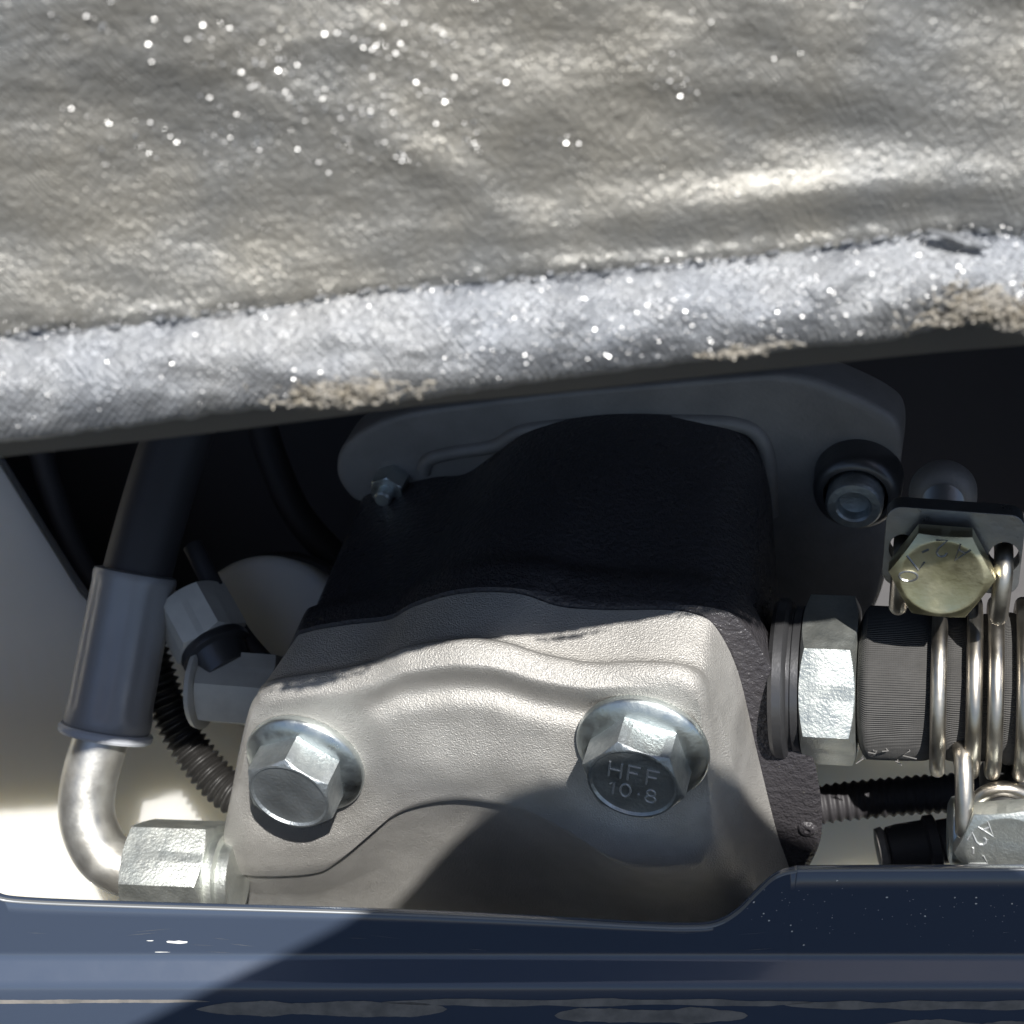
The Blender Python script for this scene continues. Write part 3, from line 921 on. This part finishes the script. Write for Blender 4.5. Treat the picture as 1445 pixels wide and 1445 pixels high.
def wr(x, y):     # folds and dents of the sheet
    v = 10 * nz(x / 420 + 3, y / 200, 2.0) + 4.5 * nz(x / 170, y / 75, 5.0) + 0.9 * nz(x / 45, y / 26, 9.0) + 0.2 * nz(x / 13, y / 11, 4.0)
    # two shallow diagonal folds
    d1 = (y - (250 + (x - 640) * 0.55)); v += 7 * math.exp(-(d1 / 40) ** 2) * math.exp(-((x - 640) / 110) ** 2)
    d2 = (y - (285 - (x - 1050) * 0.10)); v += 12 * math.exp(-(d2 / 40) ** 2) * math.exp(-((x - 1100) / 330) ** 2)
    return v
mb = MB(); rows = []
nv = 150
for j in range(nv + 1):
    row = []
    for x in XS:
        t = (j / nv)
        up = 560 * t if t < 0.88 else 560 * 0.88 + (t - 0.88) / 0.12 * 2300
        y = interp(SEAM, x) + 3 - up + (3 * nz(x / 40, 1.7) + 1.5 * nz(x / 9, 4.2) + 5 * nz(x / 30, 12.5) + 3 * nz(x / 7, 2.5)) * math.exp(-up / 14)
        w = W0 + 2 + 0.34 * min(up, 520) + 0.02 * max(0, up - 520) + wr(x, y) * min(1, up / 30 + 0.15)
        w -= (3 + 7 * nz(x / 60, 31.0)) * math.exp(-(up / 6.0) ** 2) - (1 + 3 * nz(x / 35, 6.6)) * math.exp(-((up - 14) / 9.0) ** 2)      # pull-in and pucker at the seam
        w += 3.5 * nz(x / 18, 3.3) * math.exp(-(up / 22.0) ** 2)
        row.append(fc.px(x, y, w))
    rows.append(row)
mb.rings(rows, False, False, False)
SHEET = mb.build('cloth_sheet', M['cloth'], CLO, angle=80)
mb = MB(); rows = []
for i in range(13):
    t = i / 12
    xx = 1306 + 84 * t; yy = 318 + 24 * t
    hw = 15 * math.sin(math.pi * (0.08 + 0.9 * t)) ** 0.8
    rows.append([fc.px(xx + 3 * k, yy + hw * (k / 3 - .4) + 6, 868 + 10 * math.sin(k / 3 * 2.2) + 4 * nz(t * 4, k)) for k in range(5)])
mb.rings(rows, False, False, False)
mb.build('torn_flap', M['hem'], CLO, angle=80)
mb = MB(); rows = []
nh = 44
for j in range(nh + 1):
    row = []
    t = j / nh           # 0 at seam .. 0.8 at the edge .. 1 turned under
    for x in XS:
        s = interp(SEAM, x) + 3 * nz(x / 40, 1.7) + 1.5 * nz(x / 9, 4.2)
        e = interp(EDGE, x) + 3.5 * nz(x / 26, 8.8) + 2.0 * nz(x / 8, 2.2)
        if t <= 0.85:
            q = t / 0.85
            y = s + 2 + (e - s - 2) * q
            bul = 17 * math.sin(math.pi * min(1, q * 0.9 + 0.05)) ** 0.7
            w = W0 - 8 + bul - 22 * q ** 4
            w += 4 * nz(x / 70, y / 40, 1.0) + 1.1 * nz(x / 22, y / 18, 6.0) + 0.4 * nz(x / 7, y / 7, 2.0)
            cr = max(0, nz(x / 55, 7.7)) ; w -= 5 * cr * math.sin(q * 9 + x / 30)
        else:
            q = (t - 0.85) / 0.15
            y = e + 3 * math.sin(q * 3.0)
            w = W0 - 8 + 17 * math.sin(math.pi * 0.95) ** 0.7 - 22 - 55 * q
        row.append(fc.px(x, y, w))
    rows.append(row)
mb.rings(rows, False, False, False)
mb.build('hem', M['hem'], CLO, angle=80, label='shiny silver rolled hem with a stitched seam')
# foam backing seen as a dark strip below the hem
mb = MB(); rows = []
for x in XS[::4]:
    e = interp(EDGE, x) - 6; st = interp(STRIP, x)
    rows.append([fc.px(x, e - 12, W0 - 40), fc.px(x, e, W0 - 42), fc.px(x, st, W0 - 95), fc.px(x, st - 4, W0 - 112), fc.px(x, st - 60, W0 - 115), fc.px(x, st - 260, W0 - 40)])
mb.rings(rows, False, False, False)
mb.build('foam_backing', M['backing'], CLO, angle=45)
# seam stitches: short thread bridges along the seam
random.seed(21)
x = -60.0
while x < 1510:
    ln = random.uniform(9, 20)
    if random.random() < 0.8:
        ya = interp(SEAM, x) + 3 * nz(x / 40, 1.7); yb = interp(SEAM, x + ln) + 3 * nz((x + ln) / 40, 1.7)
        o_ = random.uniform(-1, 7)
        pts = [fc.px(x, ya + o_, W0 + 2), fc.px(x + ln * .3, ya + o_ - 1, W0 + 8), fc.px(x + ln * .7, yb + o_ - 1, W0 + 8), fc.px(x + ln, yb + o_, W0 + 2)]
        mb = MB(); mb.tube(pts, random.uniform(0.9, 2.0), 6); mb.build('stitch', M['hem'], CLO, angle=60)
    x += ln + random.uniform(3, 14)

# frayed fibre patches on the hem edge
random.seed(5)
def frayed(cx, rx, ry, n):
    mb = MB()
    for k in range(n):
        x = random.gauss(cx, rx * .5); y0 = interp(EDGE, x) - abs(random.gauss(0, ry * .6)) - 1
        w = W0 + 8 - 16 * max(0, 1 - (interp(EDGE, x) - y0) / 20)
        L_ = random.uniform(7, 20); a = random.uniform(-0.6, 3.6)
        p0 = fc.px(x, y0, w); p2 = fc.px(x + L_ * math.cos(a), y0 + 0.5 * L_ * math.sin(a), w + random.uniform(-4, 6))
        pm = (p0 + p2) / 2 + V(random.uniform(-3, 3), random.uniform(-3, 3), random.uniform(2, 8))
        mb.tube([p0, pm, p2], random.uniform(0.5, 1.2), 5)
    mb.build('frayed_fibre', M['fibre'], CLO, kind='stuff')
frayed(480, 90, 24, 360)
frayed(1400, 90, 40, 480)
frayed(1050, 60, 9, 90)
# tiny facets added for sparkle, each turned to throw the sun at the lens
random.seed(17)
mb = MB()
def glint_facet(x, y, r, onhem):
    s = interp(SEAM, x)
    if onhem:
        e = interp(EDGE, x); q = (y - s) / (e - s)
        w = W0 - 8 + 17 * math.sin(math.pi * min(1, max(0.02, q * .9 + .05))) ** 0.7 - 22 * q ** 4 + 5
    else:
        up = s + 3 - y; w = W0 + 2 + 0.34 * up + wr(x, y) * min(1, up / 30 + .15) + 3
    c = fc.px(x, y, w)
    v = (V(0, 0, F) - unp(x, y, w)).normalized()
    n = (v + SUN_C).normalized() + V(random.gauss(0, .30), random.gauss(0, .30), 0)
    n.normalize()
    e1, e2 = basis(n, V(1, 0.4, 0))
    a0 = random.uniform(0, 6.28); k = random.choice((4, 5, 6)); sq = random.uniform(.35, .8)
    top_ = [c + (e1 * math.cos(a0 + 6.2832 * i / k) + e2 * math.sin(a0 + 6.2832 * i / k) * sq) * r for i in range(k)]
    mb.add(top_ + [p - n * 0.4 for p in top_], [list(range(k)), list(range(k, 2 * k))[::-1]] + [[i, (i + 1) % k, k + (i + 1) % k, k + i] for i in range(k)])
spots = [(390, 30, 150, 45, 70), (560, 80, 90, 45, 52), (290, 195, 110, 22, 34), (620, 190, 90, 18, 22), (470, 130, 110, 45, 40), (960, 40, 120, 45, 9), (850, 140, 90, 40, 6), (700, 230, 400, 60, 8)]
for cx, cy, sx, sy, n in spots:
    for k in range(n):
        x, y = random.gauss(cx, sx), random.gauss(cy, sy)
        sl = random.uniform(0.25, 0.7); st_ = random.uniform(5, 11)
        for q in range(random.choice((1, 2, 3, 4, 5, 7))):
            xx, yy = x + q * st_ + random.gauss(0, 2), y + q * st_ * sl + random.gauss(0, 2)
            if yy < interp(SEAM, xx) - 20: glint_facet(xx, yy, random.choice((0.3, 0.4, 0.45, 0.5, 0.6, 0.75, 0.95, 1.25)), False)
for k in range(1500):
    x = random.uniform(-20, 1460)
    s, e = interp(SEAM, x), interp(EDGE, x)
    y = s + (e - s) * random.random() ** 0.8 * .94
    if random.random() < (0.2 if x < 620 else 1.0): glint_facet(x, y, random.choice((.4, .5, .6, .7, 1.1)), True)
for k in range(330):
    x = random.uniform(-20, 1460); up = random.gauss(0, 7)
    glint_facet(x, interp(SEAM, x) + up, random.uniform(.3, .8), up > 0)
mb.build('sparkle_facets', M['glint'], CLO, angle=20, kind='stuff')

# ================================================================== the phone that takes the picture (casts the soft shade low in the view)
fq = Frame(V(0, 0, F + 14))
PH = thing('smartphone', fq, 'dark smartphone held above the pump, its shade falling across the frame rail', 'phone')
quad = [(335, 490), (150, 300), (-800, -150), (-400, -1000), (1400, 185), (645, 512)]  # unseen outline, shaped to the edge of the shade it casts
def rounded(poly, rad):
    out = []
    n = len(poly)
    for i in range(n):
        p0, p1, p2 = V(*poly[i - 1], 0), V(*poly[i], 0), V(*poly[(i + 1) % n], 0)
        a = (p0 - p1).normalized(); b = (p2 - p1).normalized()
        for k in range(9):
            t = k / 8
            out.append(p1 + a * rad * (1 - t) ** 2 + b * rad * t ** 2)
    return out
rp = rounded(quad, 75)
mb = MB(); mb.rings([[p + V(0, 0, 0) for p in rp], [p + V(0, 0, 70) for p in rp]])
mb.build('phone_body', M['phone'], PH, angle=30, bevel=8)
mb = MB(); mb.lathe([(60, -6), (60, 2), (44, 2), (44, 10)], V(0, 0, 0), V(0, 0, 1), 32, cap0=False, cap1=False)
mb.build('lens_ring', M['dark_steel'], PH)
